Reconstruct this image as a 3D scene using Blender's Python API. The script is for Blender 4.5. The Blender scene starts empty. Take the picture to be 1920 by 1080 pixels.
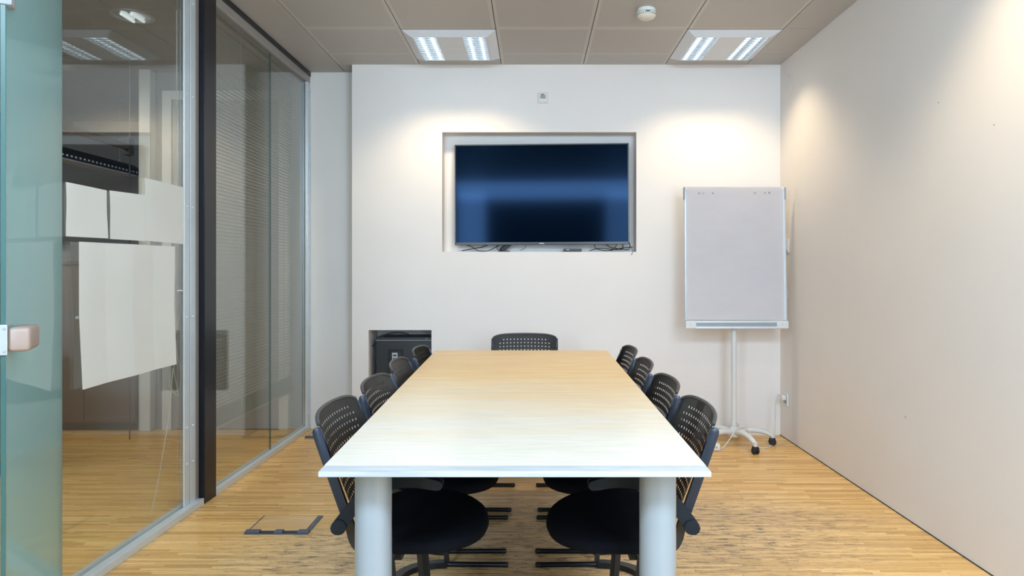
import bpy, bmesh, math, random
from mathutils import Vector, Matrix

random.seed(7)
S = bpy.context.scene
COL = S.collection
R = math.radians
PI = math.pi

# ------------------------------------------------------------------ camera
CH = 1.2                      # camera height
H = 2.709                     # ceiling height
cd = bpy.data.cameras.new('camera')
cam = bpy.data.objects.new('camera', cd)
COL.objects.link(cam)
cam.location = (0, 0, CH)
cam.rotation_euler = (R(90), 0, 0)
cd.sensor_width = 36
cd.lens = 1300 / 1920 * 36
cd.shift_x = -40 / 1920
cd.shift_y = -32 / 1920
cd.clip_start = 0.02
S.camera = cam

# ------------------------------------------------------------------ world, lights, exposure
W = bpy.data.worlds.new('world')
S.world = W
W.use_nodes = True
W.node_tree.nodes['Background'].inputs[0].default_value = (0.62, 0.78, 1.0, 1)
W.node_tree.nodes['Background'].inputs[1].default_value = 1.0
S.view_settings.view_transform = 'Standard'
S.view_settings.look = 'None'
S.view_settings.gamma = 1
S.view_settings.use_curve_mapping = False
S.view_settings.exposure = 0.4


def area(name, loc, rot, sx, sy, power, color):
    d = bpy.data.lights.new(name, 'AREA')
    d.shape = 'RECTANGLE'; d.size = sx; d.size_y = sy
    d.energy = power; d.color = color
    o = bpy.data.objects.new(name, d)
    COL.objects.link(o)
    o.location = loc; o.rotation_euler = rot
    return o


def spot(name, loc, power, color, size=124, blend=.6, rad=.06):
    d = bpy.data.lights.new(name, 'SPOT')
    d.energy = power; d.color = color
    d.spot_size = R(size); d.spot_blend = blend; d.shadow_soft_size = rad
    o = bpy.data.objects.new(name, d)
    COL.objects.link(o)
    o.location = loc
    return o


DAY = (0.60, 0.80, 1.0)
WARM = (1.0, 0.80, 0.52)
area('added_daylight_strip', (0.05, -.20, 2.56), (R(30), 0, 0), 3.2, .42, 92, DAY)  # unseen strip added above the camera, tilted to brighten the near table end
area('sky_through_right_window', (1.20, -.52, 1.72), (R(90), 0, 0), .95, 1.7, 52, DAY)
area('sky_through_left_window', (-1.36, -.52, 1.72), (R(90), 0, 0), .44, 1.7, 38, DAY)
LUM = [(-.5325, 4.63), (1.2625, 4.63), (-.5325, 2.43), (1.2625, 2.43)]
for (x, y), e, c in zip(LUM, (15, 13.5, 9, 17), (WARM, WARM, (.80, .90, 1.0), WARM)):
    for s in (-.155, .155):
        spot('louvre_lamp', (x + s, y, 2.655), e, c)
area('neighbour_room_light', (-3.9, 3.6, 2.6), (0, 0, 0), 1.5, 2.5, 30, (1.0, .95, .87))

# ------------------------------------------------------------------ materials
MATS = {}


def mat(name, color, rough=.5, metal=0., spec=.5, noise=0., nscale=20., bump=0., bscale=200., emit=None, es=0.,
        stretch=(1, 1, 1), coat=0.):
    m = bpy.data.materials.new(name)
    m.use_nodes = True
    nt = m.node_tree
    b = nt.nodes['Principled BSDF']
    b.inputs['Base Color'].default_value = (*color, 1)
    b.inputs['Roughness'].default_value = rough
    b.inputs['Metallic'].default_value = metal
    b.inputs['Specular IOR Level'].default_value = spec
    if coat:
        b.inputs['Coat Weight'].default_value = coat
        b.inputs['Coat Roughness'].default_value = .12
    tc = nt.nodes.new('ShaderNodeTexCoord')
    mp = nt.nodes.new('ShaderNodeMapping')
    mp.inputs['Scale'].default_value = stretch
    nt.links.new(tc.outputs['Object'], mp.inputs[0])
    if noise:
        n = nt.nodes.new('ShaderNodeTexNoise')
        n.inputs['Scale'].default_value = nscale
        n.inputs['Detail'].default_value = 5
        nt.links.new(mp.outputs[0], n.inputs['Vector'])
        r = nt.nodes.new('ShaderNodeMapRange')
        r.inputs['From Min'].default_value = .25; r.inputs['From Max'].default_value = .75
        r.inputs['To Min'].default_value = 1 - noise; r.inputs['To Max'].default_value = 1 + noise
        nt.links.new(n.outputs['Fac'], r.inputs['Value'])
        v = nt.nodes.new('ShaderNodeVectorMath'); v.operation = 'SCALE'
        v.inputs[0].default_value = color
        nt.links.new(r.outputs[0], v.inputs['Scale'])
        nt.links.new(v.outputs[0], b.inputs['Base Color'])
    if bump:
        n2 = nt.nodes.new('ShaderNodeTexNoise')
        n2.inputs['Scale'].default_value = bscale
        n2.inputs['Detail'].default_value = 3
        nt.links.new(mp.outputs[0], n2.inputs['Vector'])
        bp = nt.nodes.new('ShaderNodeBump')
        bp.inputs['Strength'].default_value = bump
        bp.inputs['Distance'].default_value = .002
        nt.links.new(n2.outputs['Fac'], bp.inputs['Height'])
        nt.links.new(bp.outputs[0], b.inputs['Normal'])
    if emit:
        b.inputs['Emission Color'].default_value = (*emit, 1)
        b.inputs['Emission Strength'].default_value = es
    MATS[name] = m
    return m


def glass_mat(name, tint, haze=0., haze_col=(.6, .7, .65), ior=1.5, gain=1.0):
    m = bpy.data.materials.new(name)
    m.use_nodes = True
    nt = m.node_tree
    nt.nodes.clear()
    N = nt.nodes.new
    L = nt.links.new
    out = N('ShaderNodeOutputMaterial')
    geo = N('ShaderNodeNewGeometry')
    mr = N('ShaderNodeMapRange')
    mr.inputs['To Min'].default_value = ior
    mr.inputs['To Max'].default_value = 1 / ior
    L(geo.outputs['Backfacing'], mr.inputs['Value'])
    fr = N('ShaderNodeFresnel')
    L(mr.outputs[0], fr.inputs['IOR'])
    mul = N('ShaderNodeMath'); mul.operation = 'MULTIPLY'; mul.use_clamp = True
    mul.inputs[1].default_value = gain
    L(fr.outputs[0], mul.inputs[0])
    tr = N('ShaderNodeBsdfTransparent'); tr.inputs[0].default_value = (*tint, 1)
    gl = N('ShaderNodeBsdfGlossy'); gl.inputs['Roughness'].default_value = .0
    gl.inputs[0].default_value = (.97, .99, 1, 1)
    mx = N('ShaderNodeMixShader')
    L(mul.outputs[0], mx.inputs[0])
    src = tr.outputs[0]
    if haze:
        df = N('ShaderNodeBsdfDiffuse'); df.inputs[0].default_value = (*haze_col, 1)
        tl = N('ShaderNodeBsdfTranslucent'); tl.inputs[0].default_value = (*haze_col, 1)
        a = N('ShaderNodeMixShader'); a.inputs[0].default_value = .4
        L(df.outputs[0], a.inputs[1]); L(tl.outputs[0], a.inputs[2])
        c = N('ShaderNodeMixShader'); c.inputs[0].default_value = haze
        L(tr.outputs[0], c.inputs[1]); L(a.outputs[0], c.inputs[2])
        src = c.outputs[0]
    L(src, mx.inputs[1]); L(gl.outputs[0], mx.inputs[2])
    L(mx.outputs[0], out.inputs[0])
    return m


WALL = mat('wall_paint', (.79, .74, .70), .75, noise=.015, nscale=3, bump=.12, bscale=90)
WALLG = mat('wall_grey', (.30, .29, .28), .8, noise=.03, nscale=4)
DARKGAP = mat('dark_gap', (.02, .02, .022), .9, noise=.1)
ALU = mat('aluminium', (.62, .68, .72), .38, .35, noise=.04, nscale=12)
ALUB = mat('aluminium_brown', (.36, .34, .32), .45, .4, noise=.05, nscale=12)
POST = mat('post_black', (.010, .010, .014), .3, .0, .3, noise=.15, nscale=9)
BLACK = mat('black_plastic', (.018, .019, .022), .42, noise=.1, nscale=30)
NICHE = mat('niche_paint', (.52, .50, .47), .8, noise=.03, nscale=8)
SHELL = mat('chair_shell', (.050, .047, .046), .42, noise=.06, nscale=40, bump=.1, bscale=500)
RAIL = mat('chair_rail', (.022, .030, .045), .3, .25, noise=.06, nscale=30)
SEAT = mat('seat_fabric', (.006, .007, .010), .95, spec=.08, noise=.2, nscale=300, bump=.3, bscale=900)
FRAME = mat('chair_frame', (.010, .011, .014), .35, .2, noise=.1, nscale=30)
ARM = mat('chair_arm', (.008, .014, .022), .5, spec=.25, noise=.08, nscale=30)
LEGM = mat('table_leg_paint', (.31, .365, .41), .34, .2, noise=.03, nscale=10, coat=.2)
WHITEM = mat('white_metal', (.66, .66, .64), .4, noise=.03, nscale=12)
WHITEP = mat('white_plastic', (.74, .73, .70), .45, noise=.02, nscale=20)
CREAM = mat('cream_plastic', (.70, .66, .56), .45, noise=.03, nscale=20)
GREYP = mat('grey_plastic', (.30, .32, .34), .45, noise=.05, nscale=20)
PAPER = mat('paper', (.95, .90, .91), .85, noise=.015, nscale=6, bump=.35, bscale=14, stretch=(1, 1, 3))
PAPERW = mat('paper_on_glass', (.96, .97, .95), .85, noise=.02, nscale=5, bump=.25, bscale=20)
RUBBER = mat('caster_rubber', (.012, .012, .014), .6, noise=.1)
TUBE = mat('lamp_tube', (.9, .95, 1), .4, emit=(.80, .93, 1.0), es=2.6, noise=.01)
TUBE2 = mat('lamp_tube_dim', (.9, .95, 1), .4, emit=(.85, .95, 1.0), es=.5, noise=.01)
REFL = mat('lamp_reflector', (.75, .78, .80), .22, .9, noise=.03, nscale=60)
LUMW = mat('lamp_housing_paint', (.70, .74, .80), .5, noise=.02, nscale=20)
BEZEL = mat('tv_bezel', (.012, .013, .016), .3, noise=.08)
SCREEN = mat('tv_screen', (.001, .004, .011), .09, spec=.12, noise=.05, nscale=2)
SCREEN.node_tree.nodes['Principled BSDF'].inputs['Specular Tint'].default_value = (.25, .50, 1, 1)
SILVER = mat('silver_mark', (.5, .52, .55), .35, .6, noise=.05)
CABLE = mat('black_cable', (.012, .012, .014), .5, noise=.1)
WCABLE = mat('white_cable', (.62, .60, .55), .5, noise=.05)
FBOX = mat('floor_box_metal', (.11, .13, .17), .45, .3, noise=.08, nscale=20)
ORANGEW = mat('cabinet_wood', (.20, .085, .032), .5, noise=.25, nscale=7, stretch=(1, 1, 9))
BROWNP = mat('brown_panel', (.10, .066, .045), .55, noise=.15, nscale=6, stretch=(1, 1, 6))
SLAT = mat('blind_slat', (.34, .36, .34), .5, noise=.03)
LOCKB = mat('lock_beige', (.34, .245, .20), .42, noise=.04, nscale=15)
GLASS = glass_mat('partition_glass', (.93, .94, .90), gain=1.3)
LEAFG = glass_mat('door_glass', (.62, .80, .74), haze=.5, haze_col=(.50, .74, .77), gain=.5)
EDGEG = mat('glass_edge', (.045, .115, .105), .3, noise=.05)


def ceiling_mat():
    m = mat('ceiling_panel_metal', (.30, .285, .27), .55, .15)
    nt = m.node_tree
    b = nt.nodes['Principled BSDF']
    tc = nt.nodes['Texture Coordinate']
    v = nt.nodes.new('ShaderNodeTexVoronoi')
    v.inputs['Scale'].default_value = 95
    v.inputs['Randomness'].default_value = 0
    mp = nt.nodes.new('ShaderNodeMapping')
    mp.inputs['Rotation'].default_value = (0, 0, R(45))
    nt.links.new(tc.outputs['Object'], mp.inputs[0])
    nt.links.new(mp.outputs[0], v.inputs['Vector'])
    r = nt.nodes.new('ShaderNodeMapRange')
    r.inputs['From Min'].default_value = .22; r.inputs['From Max'].default_value = .34
    nt.links.new(v.outputs['Distance'], r.inputs['Value'])
    # perforated field only inside each panel: a plain border near the edges (Generated 0..1)
    sx = nt.nodes.new('ShaderNodeSeparateXYZ')
    nt.links.new(tc.outputs['Generated'], sx.inputs[0])

    def ab(o, lim):
        s = nt.nodes.new('ShaderNodeMath'); s.operation = 'SUBTRACT'; s.inputs[1].default_value = .5
        nt.links.new(o, s.inputs[0])
        a = nt.nodes.new('ShaderNodeMath'); a.operation = 'ABSOLUTE'; nt.links.new(s.outputs[0], a.inputs[0])
        g = nt.nodes.new('ShaderNodeMath'); g.operation = 'GREATER_THAN'; g.inputs[1].default_value = lim
        nt.links.new(a.outputs[0], g.inputs[0])
        return g.outputs[0]
    mxx = nt.nodes.new('ShaderNodeMath'); mxx.operation = 'MAXIMUM'
    nt.links.new(ab(sx.outputs[0], .465), mxx.inputs[0]); nt.links.new(ab(sx.outputs[1], .47), mxx.inputs[1])
    mm = nt.nodes.new('ShaderNodeMath'); mm.operation = 'MAXIMUM'
    nt.links.new(r.outputs[0], mm.inputs[0]); nt.links.new(mxx.outputs[0], mm.inputs[1])
    mix = nt.nodes.new('ShaderNodeMix'); mix.data_type = 'RGBA'
    mix.inputs['A'].default_value = (.22, .208, .196, 1)
    mix.inputs['B'].default_value = (.56, .535, .51, 1)
    nt.links.new(mm.outputs[0], mix.inputs['Factor'])
    nt.links.new(mix.outputs['Result'], b.inputs['Base Color'])
    return m


CEIL = ceiling_mat()
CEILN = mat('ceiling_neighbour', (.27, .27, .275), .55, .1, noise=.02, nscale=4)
CEILP = mat('ceiling_plain', (.47, .45, .43), .55, .1, noise=.02, nscale=4)


def parquet_mat():
    m = bpy.data.materials.new('parquet_wood')
    m.use_nodes = True
    nt = m.node_tree
    N = nt.nodes.new; L = nt.links.new
    b = nt.nodes['Principled BSDF']
    geo = N('ShaderNodeNewGeometry')
    cr = N('ShaderNodeValToRGB')
    e = cr.color_ramp.elements
    e[0].position = 0; e[0].color = (.60, .335, .110, 1)
    e[1].position = 1; e[1].color = (.90, .57, .23, 1)
    k = cr.color_ramp.elements.new(.5); k.color = (.77, .45, .155, 1)
    L(geo.outputs['Random Per Island'], cr.inputs[0])
    tc = N('ShaderNodeTexCoord')
    # grain
    mp = N('ShaderNodeMapping'); mp.inputs['Scale'].default_value = (4, 90, 1)
    L(tc.outputs['Object'], mp.inputs[0])
    n = N('ShaderNodeTexNoise'); n.inputs['Scale'].default_value = 1.5; n.inputs['Detail'].default_value = 6
    L(mp.outputs[0], n.inputs['Vector'])
    r = N('ShaderNodeMapRange'); r.inputs['From Min'].default_value = .3; r.inputs['From Max'].default_value = .7
    r.inputs['To Min'].default_value = .86; r.inputs['To Max'].default_value = 1.10
    L(n.outputs[0], r.inputs[0])
    sc = N('ShaderNodeVectorMath'); sc.operation = 'SCALE'
    L(cr.outputs[0], sc.inputs[0]); L(r.outputs[0], sc.inputs['Scale'])
    # scuffs: dark streaks across the strips, worn grey patches near the seats
    mp2 = N('ShaderNodeMapping'); mp2.inputs['Scale'].default_value = (5, 26, 1)
    L(tc.outputs['Object'], mp2.inputs[0])
    n2 = N('ShaderNodeTexNoise'); n2.inputs['Scale'].default_value = 2.2; n2.inputs['Detail'].default_value = 8
    n2.inputs['Roughness'].default_value = .72
    L(mp2.outputs[0], n2.inputs['Vector'])
    r2 = N('ShaderNodeMapRange'); r2.inputs['From Min'].default_value = .50; r2.inputs['From Max'].default_value = .62
    L(n2.outputs[0], r2.inputs[0])
    sep = N('ShaderNodeSeparateXYZ'); L(tc.outputs['Object'], sep.inputs[0])

    def blob(cx, cy, rx, ry):
        a = N('ShaderNodeMapping'); a.inputs['Location'].default_value = (-cx / rx, -cy / ry, 0)
        a.inputs['Scale'].default_value = (1 / rx, 1 / ry, 0)
        L(tc.outputs['Object'], a.inputs[0])
        ln = N('ShaderNodeVectorMath'); ln.operation = 'LENGTH'; L(a.outputs[0], ln.inputs[0])
        q = N('ShaderNodeMapRange'); q.inputs['From Min'].default_value = 1.0; q.inputs['From Max'].default_value = .35
        L(ln.outputs['Value'], q.inputs[0])
        return q.outputs[0]
    blobs = [blob(.75, 3.2, 1.0, .75), blob(-.75, 2.95, .75, .45), blob(.1, 3.1, .9, .9), blob(.95, 3.35, .9, .35)]
    acc = blobs[0]
    for q in blobs[1:]:
        mx = N('ShaderNodeMath'); mx.operation = 'MAXIMUM'; L(acc, mx.inputs[0]); L(q, mx.inputs[1]); acc = mx.outputs[0]
    ml = N('ShaderNodeMath'); ml.operation = 'MULTIPLY'; L(acc, ml.inputs[0]); L(r2.outputs[0], ml.inputs[1])
    m2 = N('ShaderNodeMath'); m2.operation = 'MULTIPLY'; L(ml.outputs[0], m2.inputs[0]); m2.inputs[1].default_value = .92
    mix = N('ShaderNodeMix'); mix.data_type = 'RGBA'
    mix.inputs['B'].default_value = (.10, .075, .06, 1)
    L(m2.outputs[0], mix.inputs['Factor']); L(sc.outputs[0], mix.inputs['A'])
    # worn, paler varnish in the walked area
    m3 = N('ShaderNodeMath'); m3.operation = 'MULTIPLY'; L(acc, m3.inputs[0]); m3.inputs[1].default_value = .28
    mixw = N('ShaderNodeMix'); mixw.data_type = 'RGBA'
    mixw.inputs['B'].default_value = (.72, .56, .40, 1)
    L(m3.outputs[0], mixw.inputs['Factor']); L(sc.outputs[0], mixw.inputs['A'])
    L(mixw.outputs['Result'], mix.inputs['A'])
    L(mix.outputs['Result'], b.inputs['Base Color'])
    b.inputs['Roughness'].default_value = .36
    return m


PARQ = parquet_mat()


def table_mat(name, c1, c2, pale=None, rough=.3):
    m = bpy.data.materials.new(name)
    m.use_nodes = True
    nt = m.node_tree
    N = nt.nodes.new; L = nt.links.new
    b = nt.nodes['Principled BSDF']
    tc = N('ShaderNodeTexCoord')
    mp = N('ShaderNodeMapping'); mp.inputs['Scale'].default_value = (1.0, 14, 14)
    L(tc.outputs['Object'], mp.inputs[0])
    n = N('ShaderNodeTexNoise'); n.inputs['Scale'].default_value = 2.2; n.inputs['Detail'].default_value = 9
    n.inputs['Roughness'].default_value = .62; n.inputs['Distortion'].default_value = .7
    L(mp.outputs[0], n.inputs['Vector'])
    cr = N('ShaderNodeValToRGB')
    e = cr.color_ramp.elements
    e[0].position = .33; e[0].color = (*c1, 1)
    e[1].position = .66; e[1].color = (*c2, 1)
    L(n.outputs[0], cr.inputs[0])
    # fine pores
    mp2 = N('ShaderNodeMapping'); mp2.inputs['Scale'].default_value = (9, 240, 240)
    L(tc.outputs['Object'], mp2.inputs[0])
    n2 = N('ShaderNodeTexNoise'); n2.inputs['Scale'].default_value = 1.0; n2.inputs['Detail'].default_value = 3
    L(mp2.outputs[0], n2.inputs['Vector'])
    r = N('ShaderNodeMapRange'); r.inputs['From Min'].default_value = .3; r.inputs['From Max'].default_value = .7
    r.inputs['To Min'].default_value = .85; r.inputs['To Max'].default_value = 1.06
    L(n2.outputs[0], r.inputs[0])
    sc = N('ShaderNodeVectorMath'); sc.operation = 'SCALE'
    L(cr.outputs[0], sc.inputs[0]); L(r.outputs[0], sc.inputs['Scale'])
    L(sc.outputs[0], b.inputs['Base Color'])
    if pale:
        # daylight on the near end painted in as paler veneer, ragged along the grain
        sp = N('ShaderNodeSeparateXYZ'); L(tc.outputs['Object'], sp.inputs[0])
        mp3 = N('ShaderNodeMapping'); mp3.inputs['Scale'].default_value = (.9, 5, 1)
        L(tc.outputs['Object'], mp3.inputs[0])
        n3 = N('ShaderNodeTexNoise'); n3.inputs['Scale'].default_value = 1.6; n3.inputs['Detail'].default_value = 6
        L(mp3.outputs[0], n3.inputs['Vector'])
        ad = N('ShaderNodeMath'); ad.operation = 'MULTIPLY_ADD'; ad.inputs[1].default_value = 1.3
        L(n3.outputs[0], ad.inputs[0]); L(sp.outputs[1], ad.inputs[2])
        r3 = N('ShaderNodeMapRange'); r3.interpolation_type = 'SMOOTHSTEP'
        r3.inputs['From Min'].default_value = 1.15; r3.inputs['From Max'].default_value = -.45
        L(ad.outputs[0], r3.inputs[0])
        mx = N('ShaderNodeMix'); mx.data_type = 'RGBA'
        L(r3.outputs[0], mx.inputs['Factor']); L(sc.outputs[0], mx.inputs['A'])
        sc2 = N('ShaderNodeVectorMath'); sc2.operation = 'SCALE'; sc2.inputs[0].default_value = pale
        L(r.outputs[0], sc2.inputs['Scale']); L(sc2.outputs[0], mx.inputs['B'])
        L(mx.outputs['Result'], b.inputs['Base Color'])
    b.inputs['Roughness'].default_value = rough
    return m


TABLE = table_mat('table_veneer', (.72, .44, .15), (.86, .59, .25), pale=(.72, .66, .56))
TEDGE = table_mat('table_lipping', (.40, .42, .43), (.54, .56, .57))
LIDW = table_mat('floor_box_lid_wood', (.62, .36, .15), (.80, .52, .24))

# ------------------------------------------------------------------ helpers


def tag(o, label=None, cat=None, group=None, kind=None):
    if label: o['label'] = label
    if cat: o['category'] = cat
    if group: o['group'] = group
    if kind: o['kind'] = kind
    return o


def thing(name, label, cat, loc=(0, 0, 0), rotz=0, group=None, kind=None):
    o = bpy.data.objects.new(name, None)
    o.empty_display_size = .05
    COL.objects.link(o)
    o.location = loc
    o.rotation_euler = (0, 0, rotz)
    return tag(o, label, cat, group, kind)


def obj(name, bm, m, parent=None, smooth=False, angle=40):
    me = bpy.data.meshes.new(name)
    bmesh.ops.recalc_face_normals(bm, faces=bm.faces)
    bm.to_mesh(me)
    bm.free()
    me.materials.append(m)
    if smooth:
        for p in me.polygons: p.use_smooth = True
        me.set_sharp_from_angle(angle=R(angle))
    o = bpy.data.objects.new(name, me)
    COL.objects.link(o)
    if parent: o.parent = parent
    return o


def BM(): return bmesh.new()


def box(bm, x0, x1, y0, y1, z0, z1, bev=0., M=None, seg=2):
    vs = [bm.verts.new((x, y, z)) for x in (x0, x1) for y in (y0, y1) for z in (z0, z1)]
    f = [(0, 1, 3, 2), (4, 6, 7, 5), (0, 4, 5, 1), (2, 3, 7, 6), (0, 2, 6, 4), (1, 5, 7, 3)]
    fs = [bm.faces.new([vs[i] for i in q]) for q in f]
    if bev:
        es = list({e for q in fs for e in q.edges})
        r = bmesh.ops.bevel(bm, geom=es, offset=bev, segments=seg, affect='EDGES', profile=.5)
        vs = list({v for q in r['faces'] for v in q.verts} | {v for v in vs if v.is_valid})
    if M is not None:
        bmesh.ops.transform(bm, matrix=M, verts=[v for v in vs if v.is_valid])
    return vs


def bx(x0, x1, y0, y1, z0, z1, bev=0., seg=2):
    bm = BM(); box(bm, x0, x1, y0, y1, z0, z1, bev, seg=seg); return bm


def smoothpath(pts, n=6):
    pts = [Vector(p) for p in pts]
    if len(pts) < 3: return pts
    out = []
    P = [pts[0] * 2 - pts[1]] + pts + [pts[-1] * 2 - pts[-2]]
    for i in range(1, len(P) - 2):
        for k in range(n):
            t = k / n
            a, b, c, d = P[i - 1], P[i], P[i + 1], P[i + 2]
            out.append(.5 * ((2 * b) + (c - a) * t + (2 * a - 5 * b + 4 * c - d) * t * t + (3 * b - a - 3 * c + d) * t ** 3))
    out.append(pts[-1])
    return out


def tube(bm, pts, r, seg=8, sx=1., smooth=0, up=(0, 0, 1), square=False):
    """sweep a circle (or rectangle r x r*sx) along pts; r may be a list"""
    pts = smoothpath(pts, smooth) if smooth else [Vector(p) for p in pts]
    n = len(pts)
    rr = r if isinstance(r, (list, tuple)) else [r] * n
    if len(rr) != n: rr = [rr[0] + (rr[-1] - rr[0]) * i / (n - 1) for i in range(n)]
    rings = []
    U = Vector(up)
    for i, p in enumerate(pts):
        t = (pts[min(i + 1, n - 1)] - pts[max(i - 1, 0)]).normalized()
        a = t.cross(U)
        if a.length < 1e-4: a = t.cross(Vector((1, 0, 0)))
        a.normalize()
        b = a.cross(t).normalized()
        ring = []
        if square:
            for (u, v) in ((1, 1), (-1, 1), (-1, -1), (1, -1)):
                ring.append(bm.verts.new(p + a * (u * rr[i] * sx) + b * (v * rr[i])))
        else:
            for k in range(seg):
                th = 2 * PI * k / seg
                ring.append(bm.verts.new(p + a * (math.cos(th) * rr[i] * sx) + b * (math.sin(th) * rr[i])))
        rings.append(ring)
    m = len(rings[0])
    for i in range(n - 1):
        for k in range(m):
            bm.faces.new((rings[i][k], rings[i][(k + 1) % m], rings[i + 1][(k + 1) % m], rings[i + 1][k]))
    bm.faces.new(rings[0]); bm.faces.new(rings[-1][::-1])
    return bm


def lathe(bm, prof, seg=24, M=None):
    """prof: list of (r, z)"""
    rings = []
    new = []
    for r, z in prof:
        if r < 1e-6:
            v = bm.verts.new((0, 0, z)); rings.append([v] * seg); new.append(v)
        else:
            ring = [bm.verts.new((r * math.cos(2 * PI * k / seg), r * math.sin(2 * PI * k / seg), z)) for k in range(seg)]
            rings.append(ring); new += ring
    for i in range(len(rings) - 1):
        for k in range(seg):
            q = [rings[i][k], rings[i][(k + 1) % seg], rings[i + 1][(k + 1) % seg], rings[i + 1][k]]
            q2 = []
            for v in q:
                if v not in q2: q2.append(v)
            if len(q2) > 2: bm.faces.new(q2)
    if len(set(rings[0])) > 1: bm.faces.new(rings[0])
    if len(set(rings[-1])) > 1: bm.faces.new(rings[-1][::-1])
    if M is not None: bmesh.ops.transform(bm, matrix=M, verts=new)
    return bm


def prism_xz(bm, path, hw, y0, y1, taper=None, bev=0.):
    """thick strip along a path of (x,z); extruded from y0 to y1, rounded ends"""
    P = [Vector((a, b)) for a, b in path]
    n = len(P)
    up, dn = [], []
    for i in range(n):
        t = (P[min(i + 1, n - 1)] - P[max(i - 1, 0)]).normalized()
        nrm = Vector((-t.y, t.x))
        w = hw if taper is None else taper[0] + (taper[1] - taper[0]) * i / (n - 1)
        up.append(P[i] + nrm * w); dn.append(P[i] - nrm * w)
    t0 = (P[0] - P[1]).normalized(); t1 = (P[-1] - P[-2]).normalized()

    def cap(p, t, w):
        nrm = Vector((-t.y, t.x)); r = []
        for k in range(1, 5):
            a = -PI / 2 + PI * k / 5
            r.append(p + t * math.cos(a) * w + nrm * math.sin(a) * w)
        return r
    w0 = hw if taper is None else taper[0]
    w1 = hw if taper is None else taper[1]
    outl = up + cap(P[-1], t1, w1)[::-1] + dn[::-1] + cap(P[0], t0, w0)[::-1]
    a = [bm.verts.new((p.x, y0, p.y)) for p in outl]
    b = [bm.verts.new((p.x, y1, p.y)) for p in outl]
    m = len(outl)
    f1 = bm.faces.new(a); f2 = bm.faces.new(b[::-1])
    for k in range(m):
        bm.faces.new((a[k], b[k], b[(k + 1) % m], a[(k + 1) % m]))
    if bev:
        bmesh.ops.bevel(bm, geom=list(f1.edges) + list(f2.edges), offset=bev, segments=2, affect='EDGES', profile=.5)
    return bm


def cat2(path, n=5):
    return [(v.x, v.z) for v in smoothpath([(a, 0, b) for a, b in path], n)]


def copy_thing(root, loc, rotz, label, group=None):
    r = root.copy(); COL.objects.link(r)
    r.location = loc; r.rotation_euler = (0, 0, rotz)
    r['label'] = label
    if group: r['group'] = group
    for ch in list(root.children):
        c = ch.copy(); COL.objects.link(c); c.parent = r
        for g in list(ch.children):
            d = g.copy(); COL.objects.link(d); d.parent = c
    return r


def P(px, py, Y):
    return Vector(((px - 1000) * Y / 1300, Y, CH - (py - 508) * Y / 1300))


# ------------------------------------------------------------------ floor
fl = tag(obj('floor', bx(-5.6, 1.95, -1.15, 7.2, -.12, -.004), DARKGAP), kind='structure')
verts, faces = [], []
row = 0
y = -1.0
SW = .0190
while y < 7.1:
    x = -5.5 + random.uniform(-.4, 0)
    while x < 1.81:
        ln = random.choice((.24, .3, .36, .42, .5))
        x0, x1 = max(x, -5.5), min(x + ln, 1.83)
        if x1 - x0 > .01:
            z = -random.uniform(0, .0006)
            i = len(verts)
            g = .0014
            a, b, c, d = x0 + g * .5, x1 - g * .5, y + g, y + SW - g
            verts += [(a, c, z), (b, c, z), (b, d, z), (a, d, z), (a, c, -.006), (b, c, -.006), (b, d, -.006), (a, d, -.006)]
            faces += [(i, i + 1, i + 2, i + 3), (i, i + 4, i + 5, i + 1), (i + 1, i + 5, i + 6, i + 2),
                      (i + 2, i + 6, i + 7, i + 3), (i + 3, i + 7, i + 4, i)]
        x += ln
    y += SW
me = bpy.data.meshes.new('parquet_strips')
me.from_pydata(verts, [], faces)
me.materials.append(PARQ)
po = bpy.data.objects.new('parquet_strips', me)
COL.objects.link(po)
po.parent = fl
po['kind'] = 'stuff'

# ------------------------------------------------------------------ back wall with two niches
YB = 5.07
XS = [-1.326, -1.205, -.745, -.667, .753, 1.806]
ZS = [0, .322, .767, 1.340, 2.214, 2.83]
bm = BM()
for i in range(5):
    for j in range(5):
        x0, x1, z0, z1 = XS[i], XS[i + 1], ZS[j], ZS[j + 1]
        y0 = YB
        if i == 3 and j == 3: y0 = YB + .13
        if i == 1 and j == 1: y0 = YB + .30
        box(bm, x0, x1, y0, YB + .5, z0, z1)
bmesh.ops.remove_doubles(bm, verts=bm.verts, dist=1e-5)
wb = tag(obj('wall_back', bm, WALL), kind='structure')
tag(obj('wall_back_recess', bx(-1.75, -1.326, 5.27, 5.57, 0, 2.83), WALL), kind='structure')
tag(obj('wall_right', bx(1.806, 1.95, -1.15, 5.6, 0, 2.83), WALL), kind='structure')
tag(obj('baseboard_right', bx(1.803, 1.806, -1.0, 5.07, 0, .004), DARKGAP), kind='structure')

# screws and a small dent in the right wall
for (px, py, r) in ((1760, 192, .0035), (1864, 234, .003), (1698, 782, .005), (1479, 143, .003)):
    Y = 1.806 * 1300 / (px - 1000)
    p = P(px, py, Y)
    bm = BM(); lathe(bm, [(r, 0), (r * .8, .002), (0, .003)], 10, Matrix.Translation((1.806, Y, p.z)) @ Matrix.Rotation(-PI / 2, 4, 'Y'))
    tag(obj('wall_screw', bm, GREYP, None, True),
        'tiny metal screw head in white right wall, ' + {1760: 'high up between the two lamp glows', 1864: 'high up nearest the camera',
         1698: 'low on the wall above the floor', 1479: 'up by the ceiling corner'}[px], 'screw')

# rear wall (behind the camera) with the wide window and the dark panel seen in the television
bm = BM()
box(bm, -1.75, 1.95, -.62, -.47, 0, .85)
box(bm, -1.75, 1.95, -.62, -.47, 2.66, 2.83)
box(bm, -1.75, -1.60, -.62, -.47, .85, 2.66)
box(bm, 1.72, 1.95, -.62, -.47, .85, 2.66)
tag(obj('wall_rear', bm, WALL), kind='structure')

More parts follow.
